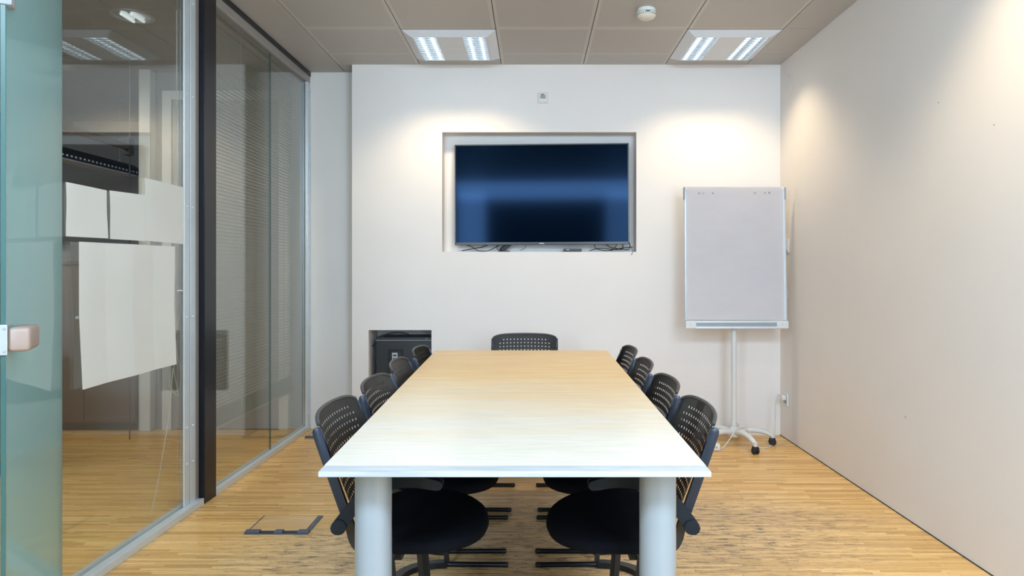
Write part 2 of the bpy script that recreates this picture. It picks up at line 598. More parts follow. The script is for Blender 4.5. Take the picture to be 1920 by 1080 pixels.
# ------------------------------------------------------------------ ceiling
cl = tag(obj('ceiling', bx(-5.6, 1.95, -1.15, 7.2, H + .02, H + .12), DARKGAP), kind='structure')
cx = [-1.700, -1.43, -.83, -.235, .365, .965, 1.56, 1.806]
gp = .0022


def panel(x0, x1, y0, y1, m=None):
    bm = BM()
    hx, hy = (x1 - x0) / 2 - gp, (y1 - y0) / 2 - gp
    box(bm, -hx, hx, -hy, hy, 0, .014, .0015, seg=1)
    o = obj('ceiling_panel', bm, m or CEIL, cl)
    o.location = ((x0 + x1) / 2, (y0 + y1) / 2, H)
    return o


for c in range(7):
    x0, x1 = cx[c], cx[c + 1]
    yb = 5.268 if c == 0 else 5.07
    if c in (2, 5):
        ys = [yb, 4.93, 4.33, 3.53, 2.73, 2.13, 1.33, .53, -.27, -.99]
        lum = (1, 4)
    else:
        ys = [yb, 4.82, 4.32, 3.12, 1.92, .72, -.48, -.99]
        lum = ()
    for k in range(len(ys) - 1):
        if k in lum: continue
        panel(x0, x1, ys[k + 1], ys[k], CEILP if (c in (0, 6) or (c in (2, 5) and k == 0)) else CEIL)
panel(-1.43, -1.326, 5.07, 5.268, CEILP)
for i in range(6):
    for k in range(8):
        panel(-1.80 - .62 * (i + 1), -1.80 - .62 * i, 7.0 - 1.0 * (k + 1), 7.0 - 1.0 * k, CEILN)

# ------------------------------------------------------------------ left glazed partition
XG = -1.72
XG1 = -1.736          # first bay sits a little deeper in its channel


def rivet(parent, x, y, z, axis):
    bm = BM()
    M = Matrix.Translation((x, y, z)) @ (Matrix.Rotation(PI / 2, 4, 'X') if axis == 'y' else Matrix.Rotation(PI / 2, 4, 'Y'))
    lathe(bm, [(.006, 0), (.0055, .002), (.0035, .004), (0, .0048)], 10, M)
    return obj('rivet', bm, ALU, parent, True, 60)


w1 = thing('window_1', None, None, kind='structure')
obj('glass_pane', bx(XG1 - .004, XG1 + .004, 2.545, 3.50, .035, 2.62), GLASS, w1)
bm = BM(); box(bm, -1.772, -1.744, 2.35, 3.56, 0, .030, .002); box(bm, -1.728, -1.690, 2.35, 3.56, 0, .034, .002)
box(bm, -1.746, -1.726, 2.35, 3.56, 0, .020)
obj('bottom_channel', bm, ALU, w1)
bm = BM(); box(bm, -1.755, -1.695, -1.0, 3.56, 2.622, 2.685, .003)
obj('top_channel', bm, ALUB, w1)
# two riveted uprights clamped over the pane edge
for k, (a, b) in enumerate(((3.420, 3.471), (3.479, 3.530))):
    u = obj('upright', bx(-1.730, -1.720, a, b, .034, 2.622, .002), ALU, w1)
    for z in (.24, .42, .97, 1.52, 2.08, 2.55):
        rivet(u, -1.720, (a + b) / 2, z, 'x')
obj('seal_strip', bx(-1.732, -1.724, 3.471, 3.479, .034, 2.62), DARKGAP, w1)
obj('upright_return', bx(-1.770, -1.721, 3.532, 3.568, .030, 2.62, .002), ALUB, w1)

tag(obj('trim_1', bx(-1.760, -1.692, 3.57, 3.70, 0, H, .002), POST), kind='structure')
tag(obj('trim_2', bx(-1.765, -1.690, 3.70, 5.268, 2.675, H, .002), POST), kind='structure')

w2 = thing('window_2', None, None, kind='structure')
obj('glass_pane', bx(XG - .004, XG + .004, 3.70, 4.528, .035, 2.62), GLASS, w2)
obj('glass_pane', bx(XG - .004, XG + .004, 4.532, 5.235, .035, 2.62), GLASS, w2)
obj('pane_joint', bx(XG - .0045, XG + .0045, 4.528, 4.532, .035, 2.62), EDGEG, w2)
bm = BM(); box(bm, -1.750, -1.724, 3.70, 5.268, 0, .030, .002); box(bm, -1.716, -1.690, 3.70, 5.268, 0, .034, .002)
box(bm, -1.726, -1.714, 3.70, 5.268, 0, .020)
obj('bottom_channel', bm, ALU, w2)
bm = BM(); box(bm, -1.755, -1.695, 3.70, 5.268, 2.622, 2.675, .003)
obj('top_channel', bm, ALUB, w2)
for k, (a, b) in enumerate(((5.205, 5.232), (5.238, 5.266))):
    u = obj('upright', bx(-1.714, -1.694, a, b, .034, 2.622, .002), ALU, w2)
    for z in (.12, .31, .87, 1.43, 2.0, 2.56):
        rivet(u, -1.694, (a + b) / 2, z, 'x')

# ------------------------------------------------------------------ venetian blind behind bay two
vb = thing('venetian_blind', 'long pale venetian blind lowered behind the far glass pane', 'blind', (-1.815, 4.47, 0))
obj('head_rail', bx(-.02, .02, -.73, .73, 2.63, 2.665, .003), ALUB, vb)
bmesh_sl = BM()
prof = [(-.0125, -.0012), (0, .0012), (.0125, -.0012)]
va = [[bmesh_sl.verts.new((a, s, b)) for a, b in prof] for s in (-.72, .72)]
for i in range(2):
    bmesh_sl.faces.new((va[0][i], va[0][i + 1], va[1][i + 1], va[1][i]))
slat0 = obj('slat', bmesh_sl, SLAT, vb)
zz = .44
slat0.location = (0, 0, zz)
n = 0
while zz < 2.60:
    if n:
        c = slat0.copy(); COL.objects.link(c); c.parent = vb; c.location = (0, 0, zz)
    n += 1
    zz += .0215
bm = BM()
for k in range(16):
    box(bm, -.0125, .0125, -.72, .72, .318 + k * .0065, .3205 + k * .0065)
tag(obj('slat_stack', bm, SLAT, vb), kind='stuff')
obj('bottom_rail', bx(-.014, .014, -.725, .725, .295, .314, .003), ALUB, vb)
for yy in (-.62, -.2, .2, .62):
    for dx in (-.013, .013):
        obj('ladder_cord', tube(BM(), [(dx, yy, .31), (dx, yy, 2.64)], .0012, 5), SLAT, vb)

# ------------------------------------------------------------------ blind cords in the first bay
XC = -1.79


def pc(px, py, X=XC):
    Y = X * 1300 / (px - 1000)
    return P(px, py, Y)


bc = thing('blind_cord', 'thin pale blind cords looped in a knot behind the near glass, by the metal upright', 'cord')
lines = [
    [(331, 20), (331, 300), (329, 560), (331, 615), (328, 633)],
    [(337, 20), (338, 300), (340, 500), (344, 560), (333, 608), (329, 633)],
    [(328, 633), (322, 672), (314, 715), (322, 735), (336, 728), (339, 700), (332, 660), (329, 633)],
    [(329, 633), (327, 680), (322, 726), (334, 740), (326, 690), (330, 633)],
]
for q in lines:
    obj('cord', tube(BM(), [pc(a, b) for a, b in q], .0022, 6, smooth=5), WCABLE, bc)
obj('long_cord', tube(BM(), [pc(324, 690), pc(318, 770), pc(306, 845), pc(296, 905), pc(283, 965)], .0022, 6, smooth=5), WCABLE, bc)
obj('cord_knot', lathe(BM(), [(0, -.02), (.008, -.014), (.011, 0), (.007, .014), (0, .018)], 10, Matrix.Translation(pc(329, 631))), GREYP, bc, True)

# ------------------------------------------------------------------ papers taped to the glass


def glass_paper(corners, label, folds=None, group=None, off=.005):
    """corners in photo px, on the room side of the glass; order tl tr br bl"""
    X = XG1 + off
    c = []
    for px, py in corners:
        Y = X * 1300 / (px - 1000)
        c.append(P(px, py, Y))
    nu, nv = 24, 18
    bm = BM()
    grid = []
    for j in range(nv + 1):
        rw = []
        for i in range(nu + 1):
            u, v = i / nu, j / nv
            p = (c[0] * (1 - u) + c[1] * u) * (1 - v) + (c[3] * (1 - u) + c[2] * u) * v
            b = 0
            if folds:
                tri = lambda t: abs((t * .5) % 1 * 2 - 1)      # accordion folds: three upright, one level
                b = .0085 * tri(4 * u) + .0065 * tri(2 * v)
            else:
                b = .0015 * math.sin(3 * u + 5 * v) + .002
            rw.append(bm.verts.new((p.x + .0008 + b, p.y, p.z)))
        grid.append(rw)
    for j in range(nv):
        for i in range(nu):
            bm.faces.new((grid[j][i], grid[j][i + 1], grid[j + 1][i + 1], grid[j + 1][i]))
    r = bmesh.ops.solidify(bm, geom=bm.faces[:], thickness=.0004)
    o = obj('paper_sheet', bm, PAPERW, None, not folds, 30)
    return tag(o, label, 'paper', group)


glass_paper([(140, 453), (322, 462), (325, 683), (147, 731)], 'large creased blank white sheet taped low on the near glass', True)
glass_paper([(122, 341), (199, 357), (201, 447), (123, 443)], 'small blank white sheet on the glass, leftmost of the upper three')
glass_paper([(204, 357), (272, 366), (272, 452), (206, 448)], 'small blank white sheet on the glass, middle of the upper three')
glass_paper([(270, 333), (345, 352), (345, 458), (271, 451)], 'taller blank white sheet on the glass, rightmost of the upper three next to the upright', None, None, .0075)

# ------------------------------------------------------------------ open glass door leaf (left edge of the frame)
A = Vector((-1.715, 2.515, 0)); B = Vector((-1.319, 1.724, 0))
d = (A - B).normalized()            # from free edge to hinge
nrm = Vector((d.y, -d.x, 0))        # towards the room
if nrm.x < 0: nrm = -nrm
ln = (A - B).length
MD = Matrix.Translation(B) @ Matrix(((d.x, nrm.x, 0, 0), (d.y, nrm.y, 0, 0), (0, 0, 1, 0), (0, 0, 0, 1)))
dr = thing('door_1', None, None, kind='structure')


def dpart(name, b, m, smooth=False):
    bmesh.ops.transform(b, matrix=MD, verts=b.verts)
    return obj(name, b, m, dr, smooth)


dpart('door_leaf', bx(.0035, ln - .004, -.005, .005, .012, 2.55), LEAFG)
dpart('polished_edge', bx(0, .0035, -.005, .005, .012, 2.55), EDGEG)
dpart('polished_edge', bx(ln - .004, ln, -.005, .005, .012, 2.55), EDGEG)
dpart('lock_case', bx(.004, .13, .005, .056, .997, 1.058, .010, seg=3), LOCKB, True)
bm = bx(-.006, .002, -.045, .010, .990, 1.066, .002)
dpart('lock_plate', bm, SILVER)
dpart('latch_hole', bx(-.0075, -.004, -.028, -.008, 1.014, 1.042), BLACK)
for z in (1.000, 1.056):
    for yy in (-.034, .004):
        dpart('plate_screw', bx(-.0078, -.005, yy - .003, yy + .003, z - .003, z + .003, .001), GREYP)
dpart('top_clamp', bx(-.006, .04, -.03, .020, 1.862, 1.95, .006), GREYP, True)
dpart('hinge_patch', bx(ln - .12, ln - .004, -.02, .02, 2.45, 2.56, .004), ALU)
dpart('hinge_patch', bx(ln - .12, ln - .004, -.02, .02, .008, .09, .004), ALU)

# ------------------------------------------------------------------ neighbouring room behind the glass
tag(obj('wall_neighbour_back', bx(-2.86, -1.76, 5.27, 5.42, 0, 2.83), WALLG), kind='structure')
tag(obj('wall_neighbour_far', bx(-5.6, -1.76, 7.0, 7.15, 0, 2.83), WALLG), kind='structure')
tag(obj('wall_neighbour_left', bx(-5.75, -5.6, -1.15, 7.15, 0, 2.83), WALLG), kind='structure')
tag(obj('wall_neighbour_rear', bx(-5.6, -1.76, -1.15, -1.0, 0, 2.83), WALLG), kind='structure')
tag(obj('trim_3', bx(-2.955, -2.87, 5.19, 5.30, 0, H, .004), WHITEM), kind='structure')
d2 = thing('door_2', None, None, kind='structure')
bm = BM()
box(bm, -2.80, -2.73, 5.225, 5.27, 0, 2.56, .003); box(bm, -1.92, -1.85, 5.225, 5.27, 0, 2.56, .003); box(bm, -2.73, -1.92, 5.225, 5.27, 2.49, 2.56, .003)
obj('door_frame', bm, WHITEM, d2)
obj('door_leaf', bx(-2.73, -1.92, 5.235, 5.265, .006, 2.49, .003), ALUB, d2)
obj('door_handle', tube(BM(), [(-2.66, 5.235, 1.05), (-2.66, 5.19, 1.05), (-2.54, 5.19, 1.05)], .009, 8), ALU, d2, True)

sb = thing('sideboard', 'long low brown sideboard in the neighbouring room, seen through the glass', 'cabinet', (-3.75, 5.35, 0))
obj('carcass', bx(-.78, .78, -.15, .20, .06, 1.25, .004), BROWNP, sb)
for k in range(4):
    dd = obj('cabinet_door', bx(-.775 + .39 * k, -.393 + .39 * k, -.168, -.151, .075, 1.23, .003), BROWNP, sb)
    hx_ = -.775 + .39 * k + (.34 if k % 2 == 0 else .04)
    obj('door_knob', lathe(BM(), [(.012, 0), (.012, .012), (0, .02)], 10, Matrix.Translation((hx_, -.168, .85)) @ Matrix.Rotation(PI / 2, 4, 'X')), ALU, dd, True)
obj('top', bx(-.80, .80, -.175, .21, 1.25, 1.28, .003), BROWNP, sb)
obj('plinth', bx(-.76, .76, -.12, .19, 0, .06), BLACK, sb)

tc_ = thing('tall_cabinet', 'orange wooden cabinet standing beyond the glass at the left edge', 'cabinet', (-3.62, 4.2, 0))
obj('carcass', bx(-.5, .5, -.2, .2, .08, 1.18, .004), ORANGEW, tc_)
for k in range(2):
    dd = obj('cabinet_door', bx(-.495 + .5 * k, -.005 + .5 * k, -.222, -.202, .09, 1.17, .003), ORANGEW, tc_)
    obj('door_handle', bx(-.06 + .1 * k, -.045 + .1 * k, -.245, -.222, .6, .75, .003), ALU, dd)
obj('plinth', bx(-.48, .48, -.18, .18, 0, .08), BLACK, tc_)

pl = thing('pendant_light', 'long dark linear pendant lamp hanging in the neighbouring room', 'lamp', (-3.76, 5.75, 2.12))
bm = BM()
prism = [(-.10, -.03), (-.085, .03), (-.03, .065), (.03, .065), (.085, .03), (.10, -.03)]
va = [[bm.verts.new((a, s, b)) for a, b in prism] for s in (-.72, .72)]
k_ = len(prism)
for i in range(k_):
    bm.faces.new((va[0][i], va[0][(i + 1) % k_], va[1][(i + 1) % k_], va[1][i]))
bm.faces.new(va[0]); bm.faces.new(va[1][::-1])
obj('housing', bm, BLACK, pl)
obj('diffuser', bx(-.075, .075, -.70, .70, -.040, -.031, .003), WHITEP, pl)
bm = BM()
for k in range(26):
    for zz in (-.012,):
        box(bm, .094, .1005, -.68 + k * .053, -.665 + k * .053, zz - .006, zz + .008)
tag(obj('vent_slots', bm, WHITEM, pl), kind='stuff')
for yy in (-.55, .55):
    obj('suspension_wire', tube(BM(), [(0, yy, .06), (0, yy, H - 2.12)], .002, 6), GREYP, pl)
    obj('wire_anchor', lathe(BM(), [(.022, .064), (.018, .078), (.006, .095), (0, .096)], 12, Matrix.Translation((0, yy, 0))), GREYP, pl, True)

hr = thing('hanging_rail', 'brown overhead rail with end bracket and rod, behind the glass', 'rail', (-2.876, 4.3, 0))
obj('rail', bx(-.02, .02, -.60, .62, 2.06, 2.10, .003), BROWNP, hr)
obj('motor_box', bx(-.04, .04, -.60, -.02, 2.045, 2.14, .005), BROWNP, hr)
obj('end_bracket', bx(-.022, .022, .60, .66, 2.02, 2.14, .004), BLACK, hr)
obj('rod', tube(BM(), [(0, .64, 2.05), (0, .64, .0)], .005, 8), BLACK, hr, True)
obj('hanger', tube(BM(), [(0, .64, 2.14), (0, .64, H)], .002, 8), GREYP, hr, True)
obj('hanger', tube(BM(), [(0, -.55, 2.14), (0, -.55, H)], .002, 8), GREYP, hr, True)

dl = thing('downlight', 'round recessed chrome downlight in the ceiling beyond the glass', 'lamp', (-2.37, 4.10, H))
obj('ring', lathe(BM(), [(.118, 0), (.118, -.006), (.098, -.007), (.095, .0), (.118, .0)], 32), SILVER, dl, True)
obj('reflector', lathe(BM(), [(.096, -.002), (.085, -.0015), (.02, -.001), (0, -.001)], 32), REFL, dl, True)
for s in (-.03, .03):
    obj('lamp_tube', tube(BM(), [(s, -.065, -.012), (s, .065, -.012)], .009, 8), TUBE2, dl, True)

# ------------------------------------------------------------------ ceiling luminaires
lum_meshes = {}


def make_luminaire(loc, label):
    t = thing('ceiling_luminaire', label, 'lamp', (loc[0], loc[1], H), 0, 'square louvre ceiling luminaires')
    bm = BM()
    o_, i_, zb = .296, .240, -.030
    fx = ((-.228, -.085), (.085, .228))
    fy = .236
    # sloped rim
    ro = [bm.verts.new((a * o_, b * o_, 0)) for a, b in ((-1, -1), (1, -1), (1, 1), (-1, 1))]
    ri = [bm.verts.new((a * i_, b * i_, zb)) for a, b in ((-1, -1), (1, -1), (1, 1), (-1, 1))]
    for k in range(4):
        bm.faces.new((ro[k], ro[(k + 1) % 4], ri[(k + 1) % 4], ri[k]))
    bm.faces.new(ro)
    obj('rim', bm, LUMW, t)
    # bottom plate around the two louvre fields
    bm = BM()
    xs = [-i_, fx[0][0], fx[0][1], fx[1][0], fx[1][1], i_]
    for k in range(5):
        if k in (1, 3):
            box(bm, xs[k], xs[k + 1], -i_, -fy, zb, zb + .002); box(bm, xs[k], xs[k + 1], fy, i_, zb, zb + .002)
        else:
            box(bm, xs[k], xs[k + 1], -i_, i_, zb, zb + .002)
    obj('cover_plate', bm, LUMW, t)
    for (a, b) in fx:
        lv = obj('louvre', bx(a, b, -fy, fy, zb + .024, zb + .027), REFL, t)
        bm = BM()
        mid = (a + b) / 2
        for x_ in (a, mid, b):
            box(bm, x_ - .002, x_ + .002, -fy, fy, zb - .001, zb + .024)
        for k in range(12):
            yy = -fy + .002 + k * (2 * fy - .004) / 11
            v = [bm.verts.new(q) for q in ((a, yy - .0012, zb - .001), (b, yy - .0012, zb - .001), (b, yy - .004, zb + .022), (a, yy - .004, zb + .022),
                                          (a, yy + .0012, zb - .001), (b, yy + .0012, zb - .001), (b, yy + .004, zb + .022), (a, yy + .004, zb + .022))]
            for q in ((0, 1, 2, 3), (5, 4, 7, 6), (0, 4, 5, 1), (3, 2, 6, 7), (0, 3, 7, 4), (1, 5, 6, 2)):
                bm.faces.new([v[i] for i in q])
        tag(obj('louvre_blades', bm, REFL, lv), kind='stuff')
        for x_ in ((a + mid) / 2, (mid + b) / 2):
            obj('lamp_tube', tube(BM(), [(x_, -fy + .01, zb + .014), (x_, fy - .01, zb + .014)], .008, 8), TUBE, lv, True)
    return t


lab = ['square louvred ceiling light on the left, in front of the television wall',
       'square louvred ceiling light on the right, above the flip chart',
       'square louvred ceiling light over the near left of the table, above the picture',
       'square louvred ceiling light near the right wall, above the picture']
L0 = make_luminaire(LUM[0], lab[0])
for k in (1, 2, 3):
    copy_thing(L0, (LUM[k][0], LUM[k][1], H), 0, lab[k])

# ------------------------------------------------------------------ smoke detector
sd = thing('smoke_detector', 'round white smoke detector on the ceiling between the two lights', 'detector', (.652, 4.00, H))
obj('base', lathe(BM(), [(.052, 0), (.054, -.004), (.054, -.018), (.050, -.020), (0, -.020)], 32), WHITEP, sd, True)
obj('head', lathe(BM(), [(.050, -.020), (.057, -.024), (.058, -.033), (.055, -.040), (.046, -.050), (.030, -.058), (.012, -.061), (0, -.061)], 32), CREAM, sd, True)
bm = BM()
for k in range(28):
    a = 2 * PI * k / 28
    box(bm, -.003, .003, .050, .0585, -.040, -.031, M=Matrix.Rotation(a, 4, 'Z'))
tag(obj('vent_slots', bm, GREYP, sd), kind='stuff')
obj('status_window', bx(-.012, .012, -.0592, -.052, -.0315, -.0265), BLACK, sd)

# ------------------------------------------------------------------ thermostat on the back wall
th = thing('wall_thermostat', 'small square cream thermostat high on the wall above the television', 'thermostat', (.070, YB, 2.463))
obj('plate', bx(-.037, .037, -.008, 0, -.039, .039, .003), CREAM, th)
obj('cover', bx(-.026, .026, -.013, -.008, -.028, .028, .002), WHITEP, th)
obj('display', bx(-.019, .019, -.0145, -.012, -.006, .020, .001), GREYP, th)
obj('dial', bx(-.014, .010, -.016, -.013, .021, .026, .001), BLACK, th)

# ------------------------------------------------------------------ television in its niche
tv = thing('television', 'large black flat television switched off, leaning in the wall niche', 'television', (.060, 5.085, 1.763))
tv.rotation_euler = (R(-.8), R(-.25), R(-2.0))
hw_, hh = .640, .370
obj('cabinet', bx(-hw_, hw_, .006, .045, -hh, hh, .004), BEZEL, tv)
obj('rear_bulge', bx(-.42, .42, .045, .075, -.30, .12, .008), BEZEL, tv)
obj('screen', bx(-hw_ + .010, hw_ - .010, .0035, .008, -hh + .020, hh - .010), SCREEN, tv)
bm = BM()
box(bm, -hw_, hw_, 0, .012, hh - .010, hh, .0015); box(bm, -hw_, hw_, 0, .012, -hh, -hh + .020, .0015)
box(bm, -hw_, -hw_ + .010, 0, .012, -hh, hh, .0015); box(bm, hw_ - .010, hw_, 0, .012, -hh, hh, .0015)
obj('bezel', bm, BEZEL, tv)
bm = BM()
for k in range(6):
    box(bm, -.017 + k * .006, -.0125 + k * .006, -.001, .001, -hh + .006, -hh + .0105)
obj('badge', bm, SILVER, tv)

# bracket foot and black cables under the television
obj_b = thing('television_bracket', 'slanted black support foot beneath the left part of the television', 'bracket', (-.205, 5.12, 1.340))
bm = BM(); tube(bm, [(-.03, 0, .008), (.03, .02, .065)], .016, square=True, sx=1.2)
obj('foot', bm, BLACK, obj_b)
obj('plate', bx(-.055, .03, -.03, .03, 0, .007, .002), BLACK, obj_b)
zf = 1.344


def cable(name, pts, r, label, m=CABLE, group=None, sm=6):
    o = obj(name, tube(BM(), pts, r, 7, smooth=sm), m, None, True, 70)
    return tag(o, label, 'cable', group)


def q5(px, py, Y=5.11): return P(px, max(min(py, 470), 0), Y)


cable('power_cable', [q5(866, 470.0, 5.11), q5(884, 467), q5(905, 463, 5.12), q5(917, 458.5, 5.13)], .0035, 'black cable rising from the niche floor to the television, far left')
cable('power_cable', [q5(873, 459, 5.12), q5(885, 463), q5(897, 470), q5(915, 470), q5(930, 463, 5.12), q5(934, 457, 5.13)], .003, 'black cable sagging beneath the lower left corner of the television')
cable('power_cable', [q5(938, 458), q5(931, 465), q5(938, 470), q5(944, 470)], .0025, 'short curled black cable left of the television support foot')
cable('power_cable', [q5(986, 458), q5(984, 465), q5(975, 469.5)], .0018, 'thin curved black cable right of the support foot')
cable('power_cable', [q5(1114, 458), q5(1118, 466), q5(1138, 470), q5(1160, 466), q5(1187, 463)], .003, 'black cable looping along the niche floor on the right')
cable('power_cable', [q5(1136, 458, 5.12), q5(1145, 464, 5.12), q5(1160, 466, 5.12), q5(1178, 468, 5.12), q5(1181, 458, 5.12)], .003, 'black cable drooping beneath the lower right corner of the television')
cable('power_cable', [q5(1157, 458, 5.13), q5(1153, 464, 5.10), q5(1146, 470, 5.09)], .0028, 'black cable slanting down to the niche floor, right')
cable('power_cable', [q5(1168, 458, 5.13), q5(1164, 468, 5.09), q5(1125, 466, 5.09), q5(1105, 470, 5.085)], .003, 'black cable bending left along the front of the niche')
cable('power_cable', [q5(1180, 455, 5.13), q5(1184, 466, 5.09), P(1187, 470, 5.068), P(1184, 478, 5.064)], .0018, 'thin black cable hanging over the niche edge at its right end')
mb = thing('set_top_box', 'small flat black box on the niche floor below the television', 'box', (.288, 5.115, 1.340))
obj('case', bx(-.066, .066, -.04, .04, .002, .022, .003), BLACK, mb)
obj('light_strip', bx(-.045, -.025, -.0415, -.039, .013, .0155), SILVER, mb)

# ------------------------------------------------------------------ black computer in the low niche
pcb = thing('computer_case', 'black metal computer case inside the low wall niche', 'computer', (-.955, 5.22, .322))
obj('case', bx(-.205, .208, -.11, .12, 0, .39, .004), BLACK, pcb)
bm = BM()
box(bm, -.115, -.005, -.116, -.110, .14, .155); box(bm, -.115, -.005, -.116, -.110, .285, .30)
box(bm, -.115, -.100, -.116, -.110, .155, .285); box(bm, -.020, -.005, -.116, -.110, .155, .285)
obj('recess_frame', bm, FRAME, pcb)
lb = obj('connector_plate', bx(-.085, -.045, -.1155, -.110, .17, .275, .001), SILVER, pcb)
for k in range(4):
    obj('port', bx(-.078, -.052, -.1175, -.115, .178 + .024 * k, .190 + .024 * k), BLACK, lb)
obj('lid_seam', bx(-.205, .208, -.112, -.108, .365, .369), GREYP, pcb)
obj('case_screw', bx(.165, .171, -.113, -.110, .377, .383, .001), SILVER, pcb)
cable('arched_cable', [(-1.195, 5.16, .64), (-1.16, 5.15, .675), (-1.10, 5.15, .725), (-1.02, 5.15, .742), (-.95, 5.16, .735), (-.90, 5.18, .712)], .0045, 'thick black cable arching over the black computer case')
cable('arched_cable', [(-1.19, 5.22, .327), (-1.185, 5.16, .40), (-1.165, 5.13, .50), (-1.18, 5.13, .58)], .0022, 'thin cable standing left of the computer case inside the niche')

# ------------------------------------------------------------------ wall fittings on the right wall
sw = thing('light_switch', 'pale double light switch on the right wall beside the flip chart', 'switch', (1.806, 4.93, 1.378))
obj('plate', bx(-.010, 0, -.042, .042, -.048, .048, .003), WHITEP, sw)
obj('rocker', bx(-.015, -.009, -.030, .030, -.032, .034, .002), WHITEP, sw)
bp_ = thing('blank_plate', 'small blank cover plate on the right wall, lower than the light switch', 'plate', (1.806, 4.955, 1.04))
obj('plate', bx(-.004, 0, -.03, .03, -.03, .03, .002), WALL, bp_)
obj('screw', bx(-.0055, -.003, -.004, .004, -.020, -.012, .001), GREYP, bp_)
so = thing('wall_socket', 'white wall socket low on the right wall behind the flip chart', 'socket', (1.806, 4.945, .285))
obj('plate', bx(-.010, 0, -.040, .040, -.045, .045, .003), WHITEP, so)
obj('insert', bx(-.012, -.009, -.026, .026, -.030, .030, .002), GREYP, so)
pg = thing('plug', 'white plug with its cord, pushed into the low wall socket', 'plug', (1.794, 4.93, .30))
obj('body', bx(-.032, 0, -.016, .016, -.018, .018, .007, seg=3), WHITEP, pg, True)

# ------------------------------------------------------------------ flip chart
FX, FY = 1.385, 4.79
fc = thing('flip_chart', 'white flip chart easel on castors with a blank pad, in the right corner', 'flip chart', (FX, FY, 0))
obj('pole', tube(BM(), [(0, 0, .085), (0, 0, .95)], .0185, 20), WHITEM, fc, True)
obj('hub', lathe(BM(), [(.040, .060), (.045, .075), (.043, .100), (.030, .115), (.022, .125), (.019, .125)], 24), WHITEM, fc, True)
for a in (-75, -3, 69, 141, 213):
    ca, sa = math.cos(R(a)), math.sin(R(a))
    pts = [(.02 * ca, .02 * sa, .088), (.11 * ca, .11 * sa, .104), (.20 * ca, .20 * sa, .094), (.262 * ca, .262 * sa, .066)]
    leg = obj('star_arm', tube(BM(), pts, [.022, .015], 10, smooth=4, sx=1.05), WHITEM, fc, True)
    obj('stem', tube(BM(), [(.262 * ca, .262 * sa, .080), (.262 * ca, .262 * sa, .045)], .014, 10), WHITEM, leg, True)
    for s in (-1, 1):
        # twin castor wheels
        M = Matrix.Translation((.262 * ca - sa * .012 * s, .262 * sa + ca * .012 * s, .0235)) @ Matrix.Rotation(R(a), 4, 'Z') @ Matrix.Rotation(PI / 2, 4, 'X')
        obj('caster_wheel', lathe(BM(), [(0, -.008), (.019, -.008), (.0235, -.004), (.0235, .004), (.019, .008), (0, .008)], 18, M), RUBBER, leg, True)
    obj('caster_hood', bx(-.019, .019, -.019, .019, .022, .052, .008, seg=3), RUBBER, leg, True).matrix_local = Matrix.Translation((.262 * ca, .262 * sa, 0)) @ Matrix.Rotation(R(a), 4, 'Z')
TM = Matrix.Translation((0, -.048, .862)) @ Matrix.Rotation(R(-2.6), 4, 'X') @ Matrix.Rotation(R(.3), 4, 'Z')
# board frame in its own tilted frame: x -.345..+.335, z 0..(.92)


def fpart(name, b, m, parent=fc, smooth=False):
    bmesh.ops.transform(b, matrix=TM, verts=b.verts)
    return obj(name, b, m, parent, smooth)


x0f, x1f = -.345, .350
fpart('board', bx(x0f + .010, x1f - .006, 0, .014, 0, .915, .002), WHITEP)
bm = BM()
box(bm, x0f, x0f + .014, -.004, .018, 0, .92, .002); box(bm, x1f - .016, x1f, -.004, .018, 0, .92, .002)
fpart('side_frame', bm, ALU)
tr = fpart('pen_tray', bx(x0f - .004, x1f - .004, -.034, .014, -.056, -.002, .003), ALU)
fpart('tray_groove', bx(x0f + .066, x1f - .082, -.0355, -.031, -.040, -.014), GREYP, tr)
for a, b in ((x0f - .006, x0f + .066), (x1f - .082, x1f - .002)):
    fpart('tray_end_cap', bx(a, b, -.0375, -.006, -.054, -.006, .003), WHITEM, tr)
for a in (x0f + .025, x1f - .045):
    fpart('tray_screw', bx(a - .003, a + .003, -.039, -.036, -.030, -.024, .001), GREYP, tr)
cb = fpart('clamp_bar', bx(x0f + .005, x1f - .008, -.010, .016, .895, .920, .003), WHITEP)
for s in (x0f - .005, x1f - .004):
    fpart('clamp_knob', bx(s, s + .009, -.012, .012, .83, .915, .003), GREYP, cb)
# paper pad, slightly wavy
bm = BM()
nu, nv = 20, 26
gr = []
for j in range(nv + 1):
    rw = []
    for i in range(nu + 1):
        u, v = i / nu, j / nv
        x = -.332 + u * .660 - .008 * (v) * (1 - u)
        z = .918 - v * (.912 if True else 0) - (.006 * u * v)
        yy = -.013 - .004 * math.sin(v * 4.5 + u * 1.2) * v - (.010 * v ** 3 * (1 - u) ** 2) - .0012 * math.sin(9 * u + 14 * v)
        rw.append(bm.verts.new((x, yy, z)))
    gr.append(rw)
for j in range(nv):
    for i in range(nu):
        bm.faces.new((gr[j][i], gr[j][i + 1], gr[j + 1][i + 1], gr[j + 1][i]))
bmesh.ops.solidify(bm, geom=bm.faces[:], thickness=.002)
pad = fpart('paper_pad', bm, PAPER, fc, True)
for px in (1311, 1319, 1337, 1416, 1435, 1443):
    x = (px - 1000) * 4.76 / 1300 - FX
    r = .0072 if px in (1311, 1443) else .0058
    b = lathe(BM(), [(r, 0), (r, .001), (0, .001)], 14, Matrix.Translation((x, -.0135, .872 + (px - 1311) * .00003)) @ Matrix.Rotation(PI / 2, 4, 'X'))
    fpart('punch_hole', b, GREYP, pad, True)

